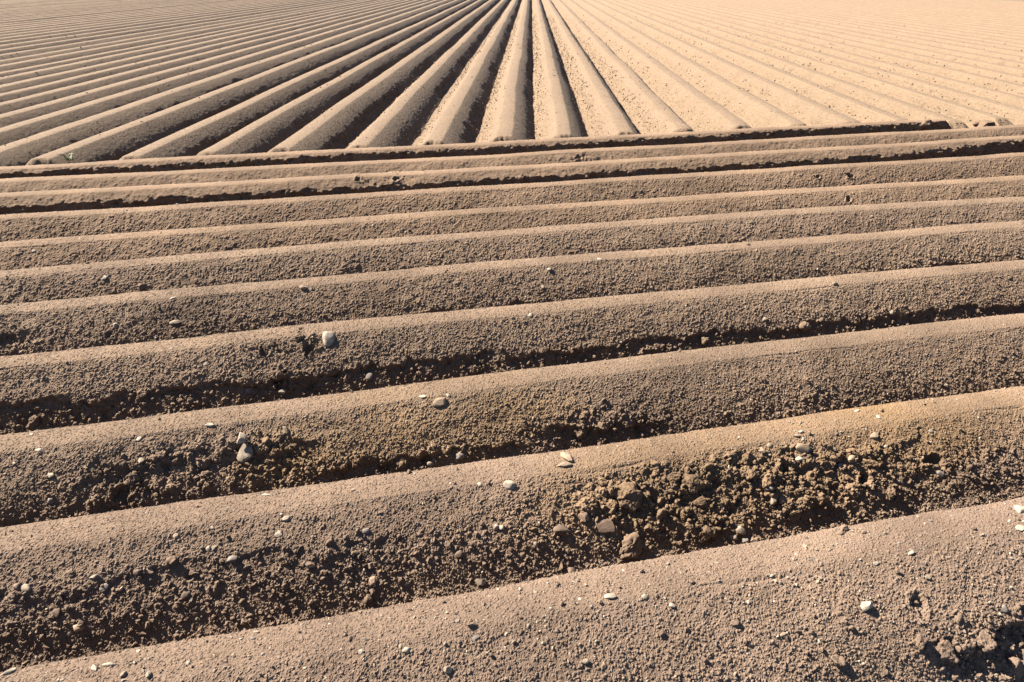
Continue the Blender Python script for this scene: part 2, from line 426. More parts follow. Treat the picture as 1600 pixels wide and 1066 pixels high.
# ------------------------------------------------------------------ the long ridges running away
VX, VY = 830.5, -45.0
A_L = math.atan2((VX - CX), math.hypot(F_PX, CY - VY))
D1 = np.array([math.sin(A_L), math.cos(A_L)]); D2 = np.array([math.cos(A_L), -math.sin(A_L)])
CVAL = {0: -.165, 1: .215, 2: .60, 3: .985, 4: 1.38, 5: 1.78, 6: 2.18, 7: 2.60, 8: 3.0, 9: 3.38,
        -1: -.565, -2: -.985, -3: -1.40, -4: -1.79, -5: -2.17, -6: -2.60, -7: -2.98, -8: -3.32, -9: -3.66, -10: -3.99,
        -11: -4.31, -12: -4.60, -13: -4.93, -14: -5.22, -15: -5.60, -16: -5.93, -17: -6.31, -18: -6.76, -19: -7.15}
for k in range(10, 46): CVAL[k] = CVAL[k - 1] + .375 + (.05 if k % 4 == 0 else -.03 * (k % 3 == 0))
for k in range(-20, -52, -1): CVAL[k] = CVAL[k + 1] - .37
HC = CAM_Z - RIDGE_H
cos_p = math.cos(PITCH)
def ordinal(n): return ['zeroth', 'first', 'second', 'third', 'fourth', 'fifth', 'sixth', 'seventh', 'eighth', 'ninth', 'tenth', 'eleventh', 'twelfth'][n]
def long_label(k):
    if k == 0: return 'long ridge whose right foot borders the black furrow pointing straight away', None
    if k == 1: return 'long ridge just right of the straight black furrow, dark narrow right flank', None
    if 2 <= k <= 12:
        extra = {7: ', thin bright cut edge', 9: ', thin bright cut edge'}.get(k, '')
        return f'{ordinal(k)} sunlit long ridge to the right of the straight black furrow' + extra, None
    if -12 <= k <= -1: return f'{ordinal(-k)} long ridge left of the one beside the straight black furrow', None
    if k < 0: return 'long thin brown ridge among the close lines at the far upper left', 'left'
    return 'pale sunlit long ridge merging into the bright field at the upper right', 'right'

q11, p11, _ = RID[11]
def start_of(xq):                                # distance along D1 at which a row with this offset begins, behind the last cross ridge
    for_p = np.linspace(-12, 14, 400)
    line = for_p[:, None] * E1 + (q11(for_p)[:, None] + .085 + .05) * E2
    s, t = line @ D1, line @ D2
    return np.interp(xq, t, s)

LONG = []
def long_ridge(k):
    c = CVAL[k]
    qc0 = c * HC / cos_p
    rng = random.Random(500 + k)
    s0 = start_of(qc0) + rng.uniform(-.03, .05)
    if qc0 > start_of(0) * 10: s0 = max(s0, 7.0)
    if qc0 > 6.0: s0 = s0 - .6 * 0
    # graded rows, finer near the camera
    s = [s0]; smax = 85.0
    while s[-1] < smax:
        dist2 = s[-1] ** 2 + qc0 ** 2
        s.append(s[-1] + min(1.2, max(.014, .00024 * dist2)))
    s = np.array(s)
    d0 = math.hypot(s0, qc0)
    nface = int(np.clip(330 / d0, 14, 42))
    ntop = int(np.clip(140 / d0, 7, 18))
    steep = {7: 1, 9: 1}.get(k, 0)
    h = RIDGE_H * (1 + rng.uniform(-.05, .05)) * (1 if k < 3 else {3: .97, 4: .95, 5: .92, 6: .90, 7: .70}.get(k, .52))
    dq, z, v, side, nrm, arc = profile(.085 + rng.uniform(-.008, .008), h, 34 + rng.uniform(-2, 3), 56 + rng.uniform(-3, 3), nface, ntop, nface)
    S, A = np.meshgrid(s, arc); V = np.broadcast_to(v[:, None], S.shape); Sd = np.broadcast_to(side[:, None], S.shape)
    sd_ = 5000 + 37 * k
    face = sstep(-.0005, .12, V); low = sstep(.3, .95, V)
    D = .0025 * fbm(S * .9, A * 2, sd_, 3) + .0012 * fbm(S * 4, A * 6, sd_ + 1, 4) * (.3 + .7 * face)
    # transverse marks of the roller on the crest
    ph = S / .33 + .10 * np.sin((A - arc.mean()) * 9) + .5 * fbm(S * 1.2, A * 2, sd_ + 2, 2)
    mark = np.exp(-(((ph - np.round(ph)) * .33) / .010) ** 2)
    D -= .0045 * (1 - sstep(11, 17, np.hypot(S, qc0))) * mark * (1 - .8 * face) * sstep(-.2, .3, fbm(S * 2, A * 8, sd_ + 3, 2))
    # ragged breaks low on the flanks
    ln = (.64 + .12 * rng.uniform(-1, 1)) + .24 * fbm(S * 3.2, A * 3, sd_ + 4, 4) + .16 * fbm(S * 24, A * 5, sd_ + 5, 2)
    gate = sstep(-.35 + .25 * rng.uniform(-1, 1), .15, fbm(S * .55, A * 0 + Sd * 3, sd_ + 6, 3))
    e = gate * sstep(0, .10, V - ln) * (1 - .4 * sstep(0, .5, V - ln))
    e = np.where(Sd > 0, e, e * .35)
    lcr = np.where(Sd < 0, sstep(.30, .50, V + .14 * fbm(S * 1.5, A * 0, sd_ + 7, 3)) * (.45 + .55 * rng.random()), 0)
    rough = np.clip(.25 * low + e + lcr, 0, 1)
    cell = max(.026, d0 / 800 * 2.3)
    D += grains(S, A, cell, sd_ + 20, .2, .6) * (.12 + np.where(Sd > 0, .10, .25) * face + .45 * rough)
    D += grains(S + 3, A, .052, sd_ + 26, .15, .62, .75) * .75 * lcr
    D += grains(S + 5, A, .07, sd_ + 30, .12, .55, .7) * (.10 * face * low + .55 * rough)
    D -= .034 * e
    if steep:                                    # wheel-cut upper left edge, a near vertical step facing the sun
        D -= .030 * np.where(Sd < 0, sstep(.02, .16, V), 0)
    # the slumped, crumbling end towards the headland
    t0 = s - s[0]
    endn = .05 * fbm(qc0 + s * 0 + 3, s * 0, 1, 1)
    env = sstep(-.02, .15 if k < 7 else .3, t0 + endn)
    D = D + ((1 - env) * sstep(0, .05, t0))[None, :] * grains(S + 2, A, .055, sd_ + 40, .15, .6, .8) * .7
    DQ = dq[:, None] + nrm[:, 0:1] * D
    Z = (z[:, None] + .02) * (.02 + .98 * env) - .02 - (1 - env) * .03 + nrm[:, 1:2] * D * (.3 + .7 * env)
    qc = qc0 + .028 * fbm(s * .35, s * 0, sd_ + 50, 3) + .007 * fbm(s * 2.6, s * 0, sd_ + 52, 3)
    T = qc + DQ
    wob = (.05 * fbm(T * 9, T * 0 + k, sd_ + 51, 3)) * (1 - sstep(0, .5, S - s[0]))
    S2 = S + wob
    X = S2 * D1[0] + T * D2[0]; Y = S2 * D1[1] + T * D2[1]
    tint = np.ones(S.shape + (3,)) * (1 + .035 * fbm(S * .8, A * 2.5, sd_ + 60, 3)[..., None])
    tint *= np.array([.99, 1.0, .96])
    if steep: tint *= (1 + .22 * np.where(Sd < 0, np.exp(-((V - .08) / .07) ** 2), 0))[..., None]  # sunlit gleam of the cut edge painted into the tint as a paler strip
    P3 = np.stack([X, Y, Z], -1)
    vis = (np.hypot(X, Y) < 42) & (np.abs(X) < .70 * Y + 1.5)
    if vis.any():
        nl = np.stack([nrm[:, 0] * D2[0], nrm[:, 0] * D2[1], nrm[:, 1]], -1)
        LONG.append((P3[vis], np.broadcast_to(nl[:, None], P3.shape)[vis], (Sd * V)[vis], np.broadcast_to(np.gradient(s)[None, :], S.shape)[vis], (e + lcr)[vis], tint[vis], env[np.newaxis, :].repeat(len(arc), 0)[vis]))
    name = 'soil_ridge'
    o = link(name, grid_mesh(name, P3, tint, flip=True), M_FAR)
    lab, far = long_label(k)
    tag(o, lab, 'soil ridge', 'long soil ridges running away side by side' if not far else ('close-set far ridges on the left' if far == 'left' else 'pale far ridges on the right'))
for k in sorted(CVAL): long_ridge(k)

# ------------------------------------------------------------------ stones and clods lying on the ridges
def ico(sub):
    bm = bmesh.new(); bmesh.ops.create_icosphere(bm, subdivisions=sub, radius=1.0)
    V = np.array([v.co[:] for v in bm.verts]); Fc = np.array([[v.index for v in f.verts] for f in bm.faces]); bm.free()
    return V, Fc
ICO = {k: ico(k) for k in (1, 2, 3, 4, 5)}

def n3(V, f, seed):                              # cheap 3-D noise from three slices
    return (vnoise(V[:, 0] * f + 3, V[:, 1] * f, seed) + vnoise(V[:, 1] * f + 9, V[:, 2] * f, seed + 1) + vnoise(V[:, 2] * f + 5, V[:, 0] * f, seed + 2)) / 1.5 - 1

def stone_shape(kind, seed):
    rng = np.random.default_rng(seed)
    V, Fc = ICO[3]; V = V.copy()
    if kind in ('round', 'elongated'):
        V *= (1 + .10 * n3(V, 1.3, seed) + .04 * n3(V, 3.1, seed + 5))[:, None]
        for _ in range(9):
            d = rng.normal(size=3); d /= np.linalg.norm(d); h = V @ d
            V -= (np.maximum(0, h - rng.uniform(.52, .82)) * .85)[:, None] * d
        V *= np.array([1, .80, .55]) if kind == 'round' else np.array([1, .42, .38])
        smooth = True
    else:                                        # flat / angular / slab: cut by planes
        n = {'flat': 9, 'angular': 11, 'slab': 8}[kind]
        for _ in range(n):
            d = rng.normal(size=3); d /= np.linalg.norm(d)
            lim = rng.uniform(.55, .85); h = V @ d
            V -= np.maximum(0, h - lim)[:, None] * d
        V *= (1 + .025 * n3(V, 4, seed))[:, None]
        V *= {'flat': np.array([1, .68, .30]), 'angular': np.array([1, .85, .62]), 'slab': np.array([1, .62, .28])}[kind]
        smooth = False
    return V, Fc, smooth

def clod_shape(seed, sub=4):
    V, Fc = ICO[sub]; V = V.copy(); N = V.copy()
    rg = np.random.default_rng(seed + 50)
    for _ in range(12):
        q = rg.normal(size=3); q /= np.linalg.norm(q)
        V -= np.maximum(0, V @ q - rg.uniform(.45, .85))[:, None] * q
    B0 = V.copy(); V = N.copy()
    d = .60 * n3(V, 1.1, seed) + .34 * n3(V, 2.3, seed + 3) + .12 * n3(V, 9, seed + 4)
    for k, (f, a) in enumerate(((3.2, .28), (6.0, .5), (11.0, .9))):
        g = np.zeros(len(V)); c = np.random.default_rng(seed + k).normal(size=(int(9 * f * f * .9), 3))
        c /= np.linalg.norm(c, axis=1, keepdims=True)
        dist = np.sqrt(np.maximum(0, 2 - 2 * (V @ c.T))).min(1)
        r = 1.25 / f
        g = np.sqrt(np.maximum(0, r * r - dist * dist))
        d = d + a * g
    V = B0 + N * (d - .10)[:, None]
    return V * np.array([1, .85, .78]), Fc, True

ALL = None
def surface_at(x, y):
    """the soil surface seen at photo pixel (x, y): ridge, point, normal, v, metres per pixel"""
    best = None
    for i, S in SURF.items():
        m = np.nonzero((np.abs(S['px'] - x) < 3) & (np.abs(S['py'] - y) < 3))[0]
        if len(m):
            j = m[np.argmin(S['dep'][m])]
            if best is None or S['dep'][j] < best[1] - .08: best = (i, S['dep'][j], j)
    if best is None: return None
    i, dep, j = best; S = SURF[i]
    return i, S['co'][j], S['n'][j], float(S['v'][j]), dep / F_PX

def place(name, V, Fc, smooth, mat, co, n, size, yaw, sink, tint=None, tilt=0.0):
    """a thing of its own resting on the soil: origin at its underside"""
    n = np.asarray(n, float); n /= np.linalg.norm(n)
    t1 = np.cross(n, [0, 0, 1.0]); t1 = np.array([1.0, 0, 0]) if np.linalg.norm(t1) < 1e-3 else t1 / np.linalg.norm(t1)
    t2 = np.cross(n, t1)
    a = t1 * math.cos(yaw) + t2 * math.sin(yaw); b = np.cross(n, a)
    W = V * size
    zmin = W[:, 2].min(); W = W - np.array([0, 0, zmin + (W[:, 2].max() - zmin) * sink])
    me = tri_mesh(name, W, Fc, None if tint is None else np.tile(tint, (len(W), 1)), smooth)
    o = link(name, me, mat)
    from mathutils import Matrix
    M = Matrix(((a[0], b[0], n[0], co[0]), (a[1], b[1], n[1], co[1]), (a[2], b[2], n[2], co[2]), (0, 0, 0, 1)))
    o.matrix_world = M
    return o

# photo pixel x, y, longest side and shorter side in photo pixels, shape, colour, label (or None)
STONES = [
 (514, 526, 34, 24, 'round', 'white', 'largest pale stone, rounded, beside dark hollows on the fourth ridge crest'),
 (381, 684, 20, 12, 'slab', 'pale', 'smaller upper tan slab above another slab on the third ridge face'),
 (385, 707, 32, 20, 'slab', 'pale', 'upright tan slab on the third ridge face, larger of two touching slabs'),
 (689, 626, 28, 16, 'slab', 'tan', 'tan angular slab on the ochre patch of the third ridge'),
 (445, 669, 16, 13, 'angular', 'tan', 'small tan angular stone just right of the two tan slabs'),
 (885, 713, 36, 16, 'slab', 'tan', 'broad pale tan slab at crest edge of the second ridge, upper of two pieces'),
 (881, 725, 30, 12, 'slab', 'tan', 'lower piece of the split tan slab on the second ridge crest edge'),
 (796, 755, 24, 18, 'round', 'white', 'big white rounded stone at centre, on the shoulder of the second ridge'),
 (752, 755, 11, 10, 'round', 'white', 'small round white pebble left of the big white stone at centre'),
 (1257, 699, 28, 22, 'round', 'tan', 'pale tan rounded stone throwing a shadow, top of the cloddy patch'),
 (1252, 672, 12, 9, 'round', 'white', 'upper white pebble above the pale tan rounded stone of the cloddy patch'),
 (1245, 678, 11, 8, 'round', 'pale', 'left pebble of the three above the pale tan rounded stone'),
 (1255, 684, 9, 7, 'round', 'white', 'lowest of three pebbles just above the pale tan rounded stone'),
 (1248, 715, 20, 8, 'flat', 'white', 'flat white stone just below the pale tan rounded stone'),
 (1192, 702, 18, 12, 'flat', 'tan', 'flat tan stone left of the pale tan rounded stone'),
 (1205, 694, 14, 12, 'round', 'tan', 'rounded tan stone above the flat tan one in the cloddy patch'),
 (1367, 679, 18, 14, 'angular', 'tan', 'tan angular stone high on the second ridge, right of the cloddy patch'),
 (1382, 697, 9, 6, 'flat', 'white', 'small flat white pebble just below the right-hand tan angular stone'),
 (1315, 727, 16, 14, 'round', 'grey', 'grey round pebble right of centre in the cloddy patch'),
 (1330, 717, 16, 13, 'angular', 'tan', 'tan lump right beside the grey round pebble of the cloddy patch'),
 (1205, 766, 17, 12, 'round', 'grey', 'upper stone of a grey trio in the middle of the cloddy patch'),
 (1206, 781, 15, 13, 'round', 'pale', 'pale lower left stone of the grey trio in the cloddy patch'),
 (1220, 780, 14, 16, 'round', 'brown', 'dark lower right stone of the grey trio in the cloddy patch'),
 (1160, 826, 20, 16, 'round', 'pale', 'upper pale pebble of a cluster at the foot of the cloddy patch'),
 (1148, 837, 16, 13, 'round', 'pale', 'lower left pale pebble of the cluster at the cloddy patch foot'),
 (1164, 842, 13, 12, 'round', 'grey', 'grey lowest pebble of the cluster at the cloddy patch foot'),
 (1180, 842, 17, 13, 'angular', 'tan', 'angular tan stone on the right of the pebble cluster at the cloddy foot'),
 (942, 822, 44, 26, 'slab', 'brown', 'large flat brown stone with a smooth slanted face left in the cloddy patch'),
 (876, 828, 34, 20, 'angular', 'brown', 'brown angular stone left of the large flat brown stone'),
 (917, 808, 18, 18, 'angular', 'brown', 'dark brown stone just above and left of the large flat brown stone'),
 (941, 834, 11, 9, 'round', 'white', 'small white pebble tucked under the large flat brown stone'),
 (834, 849, 10, 11, 'round', 'white', 'white upright pebble left of the brown angular stone'),
 (892, 892, 20, 17, 'angular', 'brown', 'square brown stone at the foot of the second ridge, at centre'),
 (1591, 793, 26, 20, 'round', 'white', 'big white stone on the nearest crest, upper of two at the right edge'),
 (1592, 822, 20, 12, 'flat', 'white', 'flat white stone on the nearest crest, lower of two at the right edge'),
 (955, 929, 24, 12, 'elongated', 'white', 'long white pebble on the nearest crest near the bottom centre'),
 (1353, 945, 26, 20, 'angular', 'white', 'white jagged stone on the nearest ridge beside a dark dent'),
 (1572, 947, 19, 16, 'round', 'grey', 'grey round stone on the nearest ridge at the right'),
 (1049, 945, 12, 9, 'flat', 'white', 'bright white chip on the nearest ridge, right of the long white pebble'),
 (910, 933, 9, 6, 'flat', 'white', 'tiny white chip left of the long white pebble on the nearest crest'),
 (1005, 929, 13, 10, 'flat', 'pale', 'pale flat pebble between the long white pebble and the bright white chip'),
 (916, 1033, 14, 11, 'round', 'pale', 'pale round pebble near the bottom centre of the nearest ridge'),
 (1147, 972, 17, 13, 'angular', 'brown', 'dark brown stone on the nearest ridge, right of the bottom centre'),
 (1225, 991, 13, 10, 'round', 'tan', 'yellowish tan pebble on the nearest ridge below the white jagged stone'),
 (1427, 862, 17, 7, 'elongated', 'white', 'white sliver on the nearest crest, right of centre'),
 (1372, 878, 13, 7, 'flat', 'white', 'white flat chip on the nearest crest above the white jagged stone'),
 (1449, 901, 11, 10, 'angular', 'pale', 'pale chip on the nearest ridge, between the jagged and the grey stone'),
 (41, 916, 20, 15, 'round', 'pale', 'pale round pebble near the left edge of the second ridge face'),
 (25, 914, 16, 14, 'round', 'brown', 'dark pebble touching the pale round one near the left edge'),
 (165, 915, 19, 15, 'round', 'grey', 'grey round pebble on the second ridge face, lower left'),
 (145, 902, 20, 8, 'flat', 'pale', 'flat pale pebble above the grey round one, lower left'),
 (237, 891, 16, 12, 'angular', 'tan', 'tan upright stone at the break line of the second ridge, lower left'),
 (218, 893, 16, 12, 'round', 'brown', 'dark brown pebble left of the tan upright stone'),
 (362, 872, 20, 13, 'round', 'grey', 'grey stone on the break line of the second ridge'),
 (292, 929, 16, 16, 'round', 'brown', 'dark brown round stone below the break line, lower left'),
 (125, 980, 19, 17, 'round', 'tan', 'tan round pebble half sunk low on the second ridge, lower left'),
 (90, 955, 18, 17, 'round', 'brown', 'brown round stone above the half-sunk tan pebble'),
 (103, 950, 13, 12, 'round', 'brown', 'smaller brown pebble to the right of the brown round stone, lower left'),
 (327, 855, 12, 10, 'round', 'pale', 'left pebble of a pale pair on the second ridge break line'),
 (336, 855, 11, 9, 'round', 'pale', 'right pebble of a pale pair on the second ridge break line'),
 (572, 826, 14, 13, 'round', 'grey', 'dark grey round pebble standing proud of the second ridge face'),
 (482, 885, 20, 11, 'flat', 'brown', 'flat brown stone on the second ridge face, left of centre'),
 (580, 883, 13, 14, 'angular', 'tan', 'upper stone of a tan pair on the second ridge face'),
 (582, 905, 14, 18, 'angular', 'tan', 'lower stone of a tan pair on the second ridge face'),
 (752, 907, 21, 12, 'flat', 'pale', 'pale flat stone low on the second ridge near the centre'),
 (775, 820, 12, 10, 'round', 'white', 'left one of two white pebbles on the second ridge at centre'),
 (784, 822, 10, 9, 'round', 'white', 'right one of two white pebbles on the second ridge at centre'),
 (718, 865, 18, 14, 'round', 'brown', 'brown round stone on the second ridge left of the two white pebbles'),
 (435, 832, 15, 12, 'flat', 'white', 'brightest white chip on the crest shoulder of the second ridge, left'),
 (450, 809, 14, 10, 'angular', 'white', 'white angular chip above the brightest chip on the second ridge'),
 (412, 771, 18, 6, 'flat', 'white', 'white flake lying flat on the second ridge crest, left of centre'),
 (275, 835, 11, 9, 'flat', 'tan', 'tan chip on the second ridge crest, lower left'),
 (170, 1036, 30, 8, 'elongated', 'white', 'long thin white sliver on the nearest crest, bottom left'),
 (145, 1041, 18, 8, 'flat', 'white', 'white chip left of the long thin sliver, bottom left'),
 (12, 1048, 28, 10, 'elongated', 'white', 'white sliver in the bottom left corner'),
 (233, 1052, 15, 12, 'angular', 'pale', 'pale stone right of the long thin sliver, bottom left'),
 (190, 1053, 14, 10, 'round', 'tan', 'tan pebble below the long thin sliver, bottom left'),
 (293, 1033, 10, 9, 'angular', 'white', 'small white cube-like chip on the nearest crest, lower left'),
 (636, 1014, 20, 12, 'round', 'white', 'white oval pebble on the nearest crest, left of the bottom centre'),
 (566, 1016, 13, 10, 'angular', 'white', 'white chip left of the white oval pebble'),
 (745, 996, 16, 12, 'round', 'grey', 'grey egg-shaped pebble on the nearest crest near the centre'),
 (702, 1046, 17, 15, 'angular', 'pale', 'pale stone at the bottom edge below the grey egg-shaped pebble'),
 (766, 1001, 11, 9, 'round', 'brown', 'dark pebble right of the grey egg-shaped pebble'),
 (62, 701, 16, 8, 'flat', 'white', 'white flat chip near the left edge of the third ridge'),
 (80, 742, 14, 9, 'flat', 'pale', 'pale flat pebble on the third ridge face near the left edge'),
 (81, 780, 13, 12, 'round', 'grey', 'grey round pebble low on the third ridge near the left edge'),
 (219, 683, 10, 8, 'flat', 'white', 'white chip high on the third ridge face, left'),
 (222, 718, 11, 9, 'flat', 'white', 'white pebble lower down the third ridge face, left of the slabs'),
 (327, 661, 18, 8, 'elongated', 'white', 'white sliver on the third ridge, up and left of the slabs'),
 (702, 615, 9, 8, 'round', 'white', 'white pebble at the crest edge above the tan slab of the third ridge'),
 (661, 617, 14, 8, 'flat', 'white', 'white flat chip left of the tan slab on the third ridge'),
 (720, 716, 20, 14, 'round', 'grey', 'grey stone at the foot of the ochre patch on the third ridge'),
 (672, 726, 13, 11, 'round', 'pale', 'pale pebble at the foot of the third ridge, left of the grey stone'),
 (580, 591, 15, 12, 'round', 'grey', 'grey stone in the crumbled foot of the fourth ridge'),
 (390, 608, 16, 13, 'round', 'grey', 'grey stone at the broken line of the fourth ridge, left'),
 (445, 614, 15, 10, 'round', 'pale', 'pale stone near the foot of the fourth ridge below the big pale stone'),
 (322, 567, 10, 8, 'flat', 'pale', 'pale chip on the fourth ridge face, left'),
 (182, 507, 11, 12, 'angular', 'pale', 'pale upright stone on the fifth ridge face, left'),
 (271, 501, 21, 8, 'flat', 'pale', 'long flat pale stone on the fifth ridge face, left'),
 (272, 464, 15, 7, 'flat', 'white', 'white flat stone on the fifth ridge crest, left'),
 (477, 447, 14, 11, 'angular', 'tan', 'tan stone high on the fifth ridge, left of centre'),
 (166, 432, 11, 9, 'angular', 'white', 'brightest white chip on the sixth ridge, left'),
 (55, 390, 8, 8, 'round', 'white', 'white pebble on the seventh ridge near the left edge'),
 (850, 446, 6, 9, 'flat', 'white', 'upright white chip on the fifth ridge face, right of centre'),
 (857, 418, 10, 7, 'angular', 'white', 'white chip high on the fifth ridge, right of centre'),
 (937, 402, 9, 6, 'flat', 'white', 'white chip on the sixth ridge, right of centre'),
 (1395, 488, 12, 10, 'round', 'pale', 'pale round pebble on the crumbled foot of the fourth ridge, right'),
 (1285, 503, 15, 10, 'round', 'brown', 'brown stone on the crumbled foot of the fourth ridge, right of centre'),
 (1305, 440, 13, 9, 'round', 'pale', 'pale pebble on the crest edge of the fourth ridge, right'),
 (831, 490, 12, 8, 'flat', 'pale', 'pale flat chip on the fourth ridge at centre'),
 (1197, 496, 13, 9, 'round', 'pale', 'pale pebble on the fourth ridge above its crumbled foot, right of centre'),
 (1342, 639, 12, 6, 'flat', 'white', 'white flake on the second ridge crest, right, left one of two'),
 (1375, 648, 14, 8, 'flat', 'white', 'white flake on the second ridge crest, right, right one of two'),
 (1455, 671, 10, 8, 'flat', 'pale', 'pale flat chip high on the second ridge at the right'),
 (1467, 738, 12, 14, 'round', 'grey', 'grey upright stone in the clods of the second ridge, right'),
 (1478, 600, 10, 9, 'round', 'pale', 'pale pebble low on the third ridge at the right'),
 (955, 1060, 9, 8, 'angular', 'brown', 'reddish brown chip at the bottom edge, centre'),
]
# earth clods: x, y, longest side, label
CLOD_LIST = [
 (985, 780, 56, 'big earth clod left in the cloddy patch, standing above the large flat brown stone'),
 (1102, 827, 50, 'tall earth clod at the foot of the cloddy patch, beside the pebble cluster'),
 (987, 853, 50, 'earth clod at the second ridge foot below the large flat brown stone'),
 (1080, 752, 46, 'broad earth clod in the middle of the cloddy patch, ragged top'),
 (1100, 780, 40, 'earth clod right above the tall clod at the cloddy patch foot'),
 (1055, 742, 34, 'earth clod topmost in the left half of the cloddy patch'),
 (958, 760, 34, 'earth clod with a dark hollow under it, upper left of the cloddy patch'),
 (957, 791, 26, 'small clod leaning on the left of the big earth clod'),
 (1310, 826, 32, 'pale clod on the furrow edge right of the cloddy patch foot'),
 (1395, 768, 36, 'earth clod on the right of the cloddy patch beside dark hollows'),
 (1172, 742, 30, 'upright clod left of the deep crack in the cloddy patch'),
 (1240, 802, 30, 'earth clod below the grey trio of stones'),
 (1285, 775, 32, 'upright clod along the long dark crack in the cloddy patch'),
 (1360, 722, 26, 'small earth clod above the right-hand hollows of the cloddy patch'),
 (1030, 800, 28, 'loose clod between the big clod and the tall clod'),
 (1020, 690 + 35, 24, 'small clod under the crest edge, left in the cloddy patch'),
 (515, 840, 22, 'dark clod on the break line of the second ridge, left of centre'),
 (467, 856, 20, 'dark clod further left on the break line of the second ridge'),
 (440, 870, 18, 'small dark clod low on the break line, beside the flat brown stone'),
 (272, 872, 20, 'dark clod on the break line of the second ridge, far left'),
 (109, 891, 18, 'dark clod above the grey pebbles, lower left'),
 (575, 933, 20, 'small clod at the foot of the second ridge, left of centre'),
 (1480, 1020, 46, 'dark earth clod on the nearest ridge, bottom right, largest of its heap'),
 (1540, 1000, 42, 'earth clod at the upper right of the heap in the bottom right corner'),
 (1435, 1000, 34, 'earth clod at the left of the dark heap in the bottom right corner'),
 (1580, 1042, 44, 'earth clod in the bottom right corner'),
 (1505, 968, 28, 'small clod above the dark heap, bottom right'),
 (1310, 1035, 30, 'earth clod at the bottom edge left of the dark heap'),
 (210, 745, 30, 'earth clod at the dark gap low on the third ridge, left'),
 (255, 708, 24, 'earth clod higher on the third ridge face left of the slabs'),
 (415, 688, 22, 'earth clod touching the two tan slabs on their right'),
 (425, 702, 26, 'elongated clod slanting right of the two tan slabs'),
 (905, 676, 26, 'earth clod in the dark break of the third ridge, right of centre'),
 (940, 664, 22, 'earth clod at the right end of the dark break of the third ridge'),
 (435, 580, 26, 'earth clod under the dark cavity of the fourth ridge'),
 (60, 655, 32, 'earth clod at the broken foot of the fourth ridge near the left edge'),
 (135, 640, 26, 'earth clod on the broken foot of the fourth ridge, left'),
 (470, 526, 24, 'earth clod in the hollow left of the big pale stone'),
 (1105, 530, 20, 'earth clod on the crumbled foot of the fourth ridge, right of centre'),
 (1260, 510, 20, 'earth clod on the crumbled foot of the fourth ridge, further right'),
 (1350, 498, 18, 'earth clod on the crumbled foot of the fourth ridge left of the pale round pebble'),
 (222, 447, 20, 'dark clod in the foot of the sixth ridge, left'),
 (1450, 194, 22, 'dark clod at the broken right end of the farthest cross ridge, upper'),
 (1436, 201, 18, 'dark clod low at the broken right end of the farthest cross ridge'),
 (1574, 187, 20, 'dark clod on the right end of the short stub beyond the tractor gap'),
 (1524, 192, 14, 'dark clod on the left end of the short stub beyond the tractor gap'),
]
def put_stones():
    for q, (x, y, a, b, shape, colour, label) in enumerate(STONES):
        h = surface_at(x, y)
        if h is None: print('no surface at', x, y); continue
        i, co, n, v, mpp = h
        V, Fc, smooth = stone_shape(shape, 300 + q)
        ext = V.max(0) - V.min(0)
        size = a * mpp / ext[0] * .84
        V = V * np.array([1, max(.5, min(1.6, (b / a) / (ext[1] / ext[0]) * (1.15 if shape in ('flat', 'slab') else 1.0))), 1])
        yaw = random.uniform(-.35, .35) if b < a * .8 else random.uniform(-1.2, 1.2)
        if (x, y) in ((385, 707), (381, 684)): yaw = 1.35; co = co + n * .016; size *= 1.2
        if (x, y) == (170, 1036): yaw = -.15
        if (x, y) == (514, 526): yaw = 1.45
        if (x, y) in ((885, 713), (881, 725), (942, 822)): yaw = -.1
        nn = n + np.array([random.uniform(-.12, .12), random.uniform(-.12, .12), .15])
        sink = {'flat': .55, 'slab': .42, 'angular': .50, 'round': .58, 'elongated': .55}[shape]
        big = a > 15
        o = place('stone' if big else 'pebble', V, Fc, smooth, M_STONE[colour], co, nn, size, yaw, sink)
        tag(o, label, 'stone' if big else 'pebble', 'stones and pebbles lying on the ridges')
    for q, (x, y, a, label) in enumerate(CLOD_LIST):
        h = surface_at(x, y)
        if h is None: print('no surface at', x, y); continue
        i, co, n, v, mpp = h
        V, Fc, smooth = clod_shape(900 + q * 7, 5 if a > 22 else 4)
        size = .86 * a * mpp / (V[:, 0].max() - V[:, 0].min())
        j = np.argmin(((SURF[i]['co'] - co) ** 2).sum(1))
        o = place('earth_clod', V, Fc, smooth, M_CLOD, co, n + np.array([0, 0, .3]), size, random.uniform(-3, 3), .60, SURF[i]['tint'][j])
        tag(o, label, 'earth clod', 'clods of earth broken out of the ridges')
put_stones()

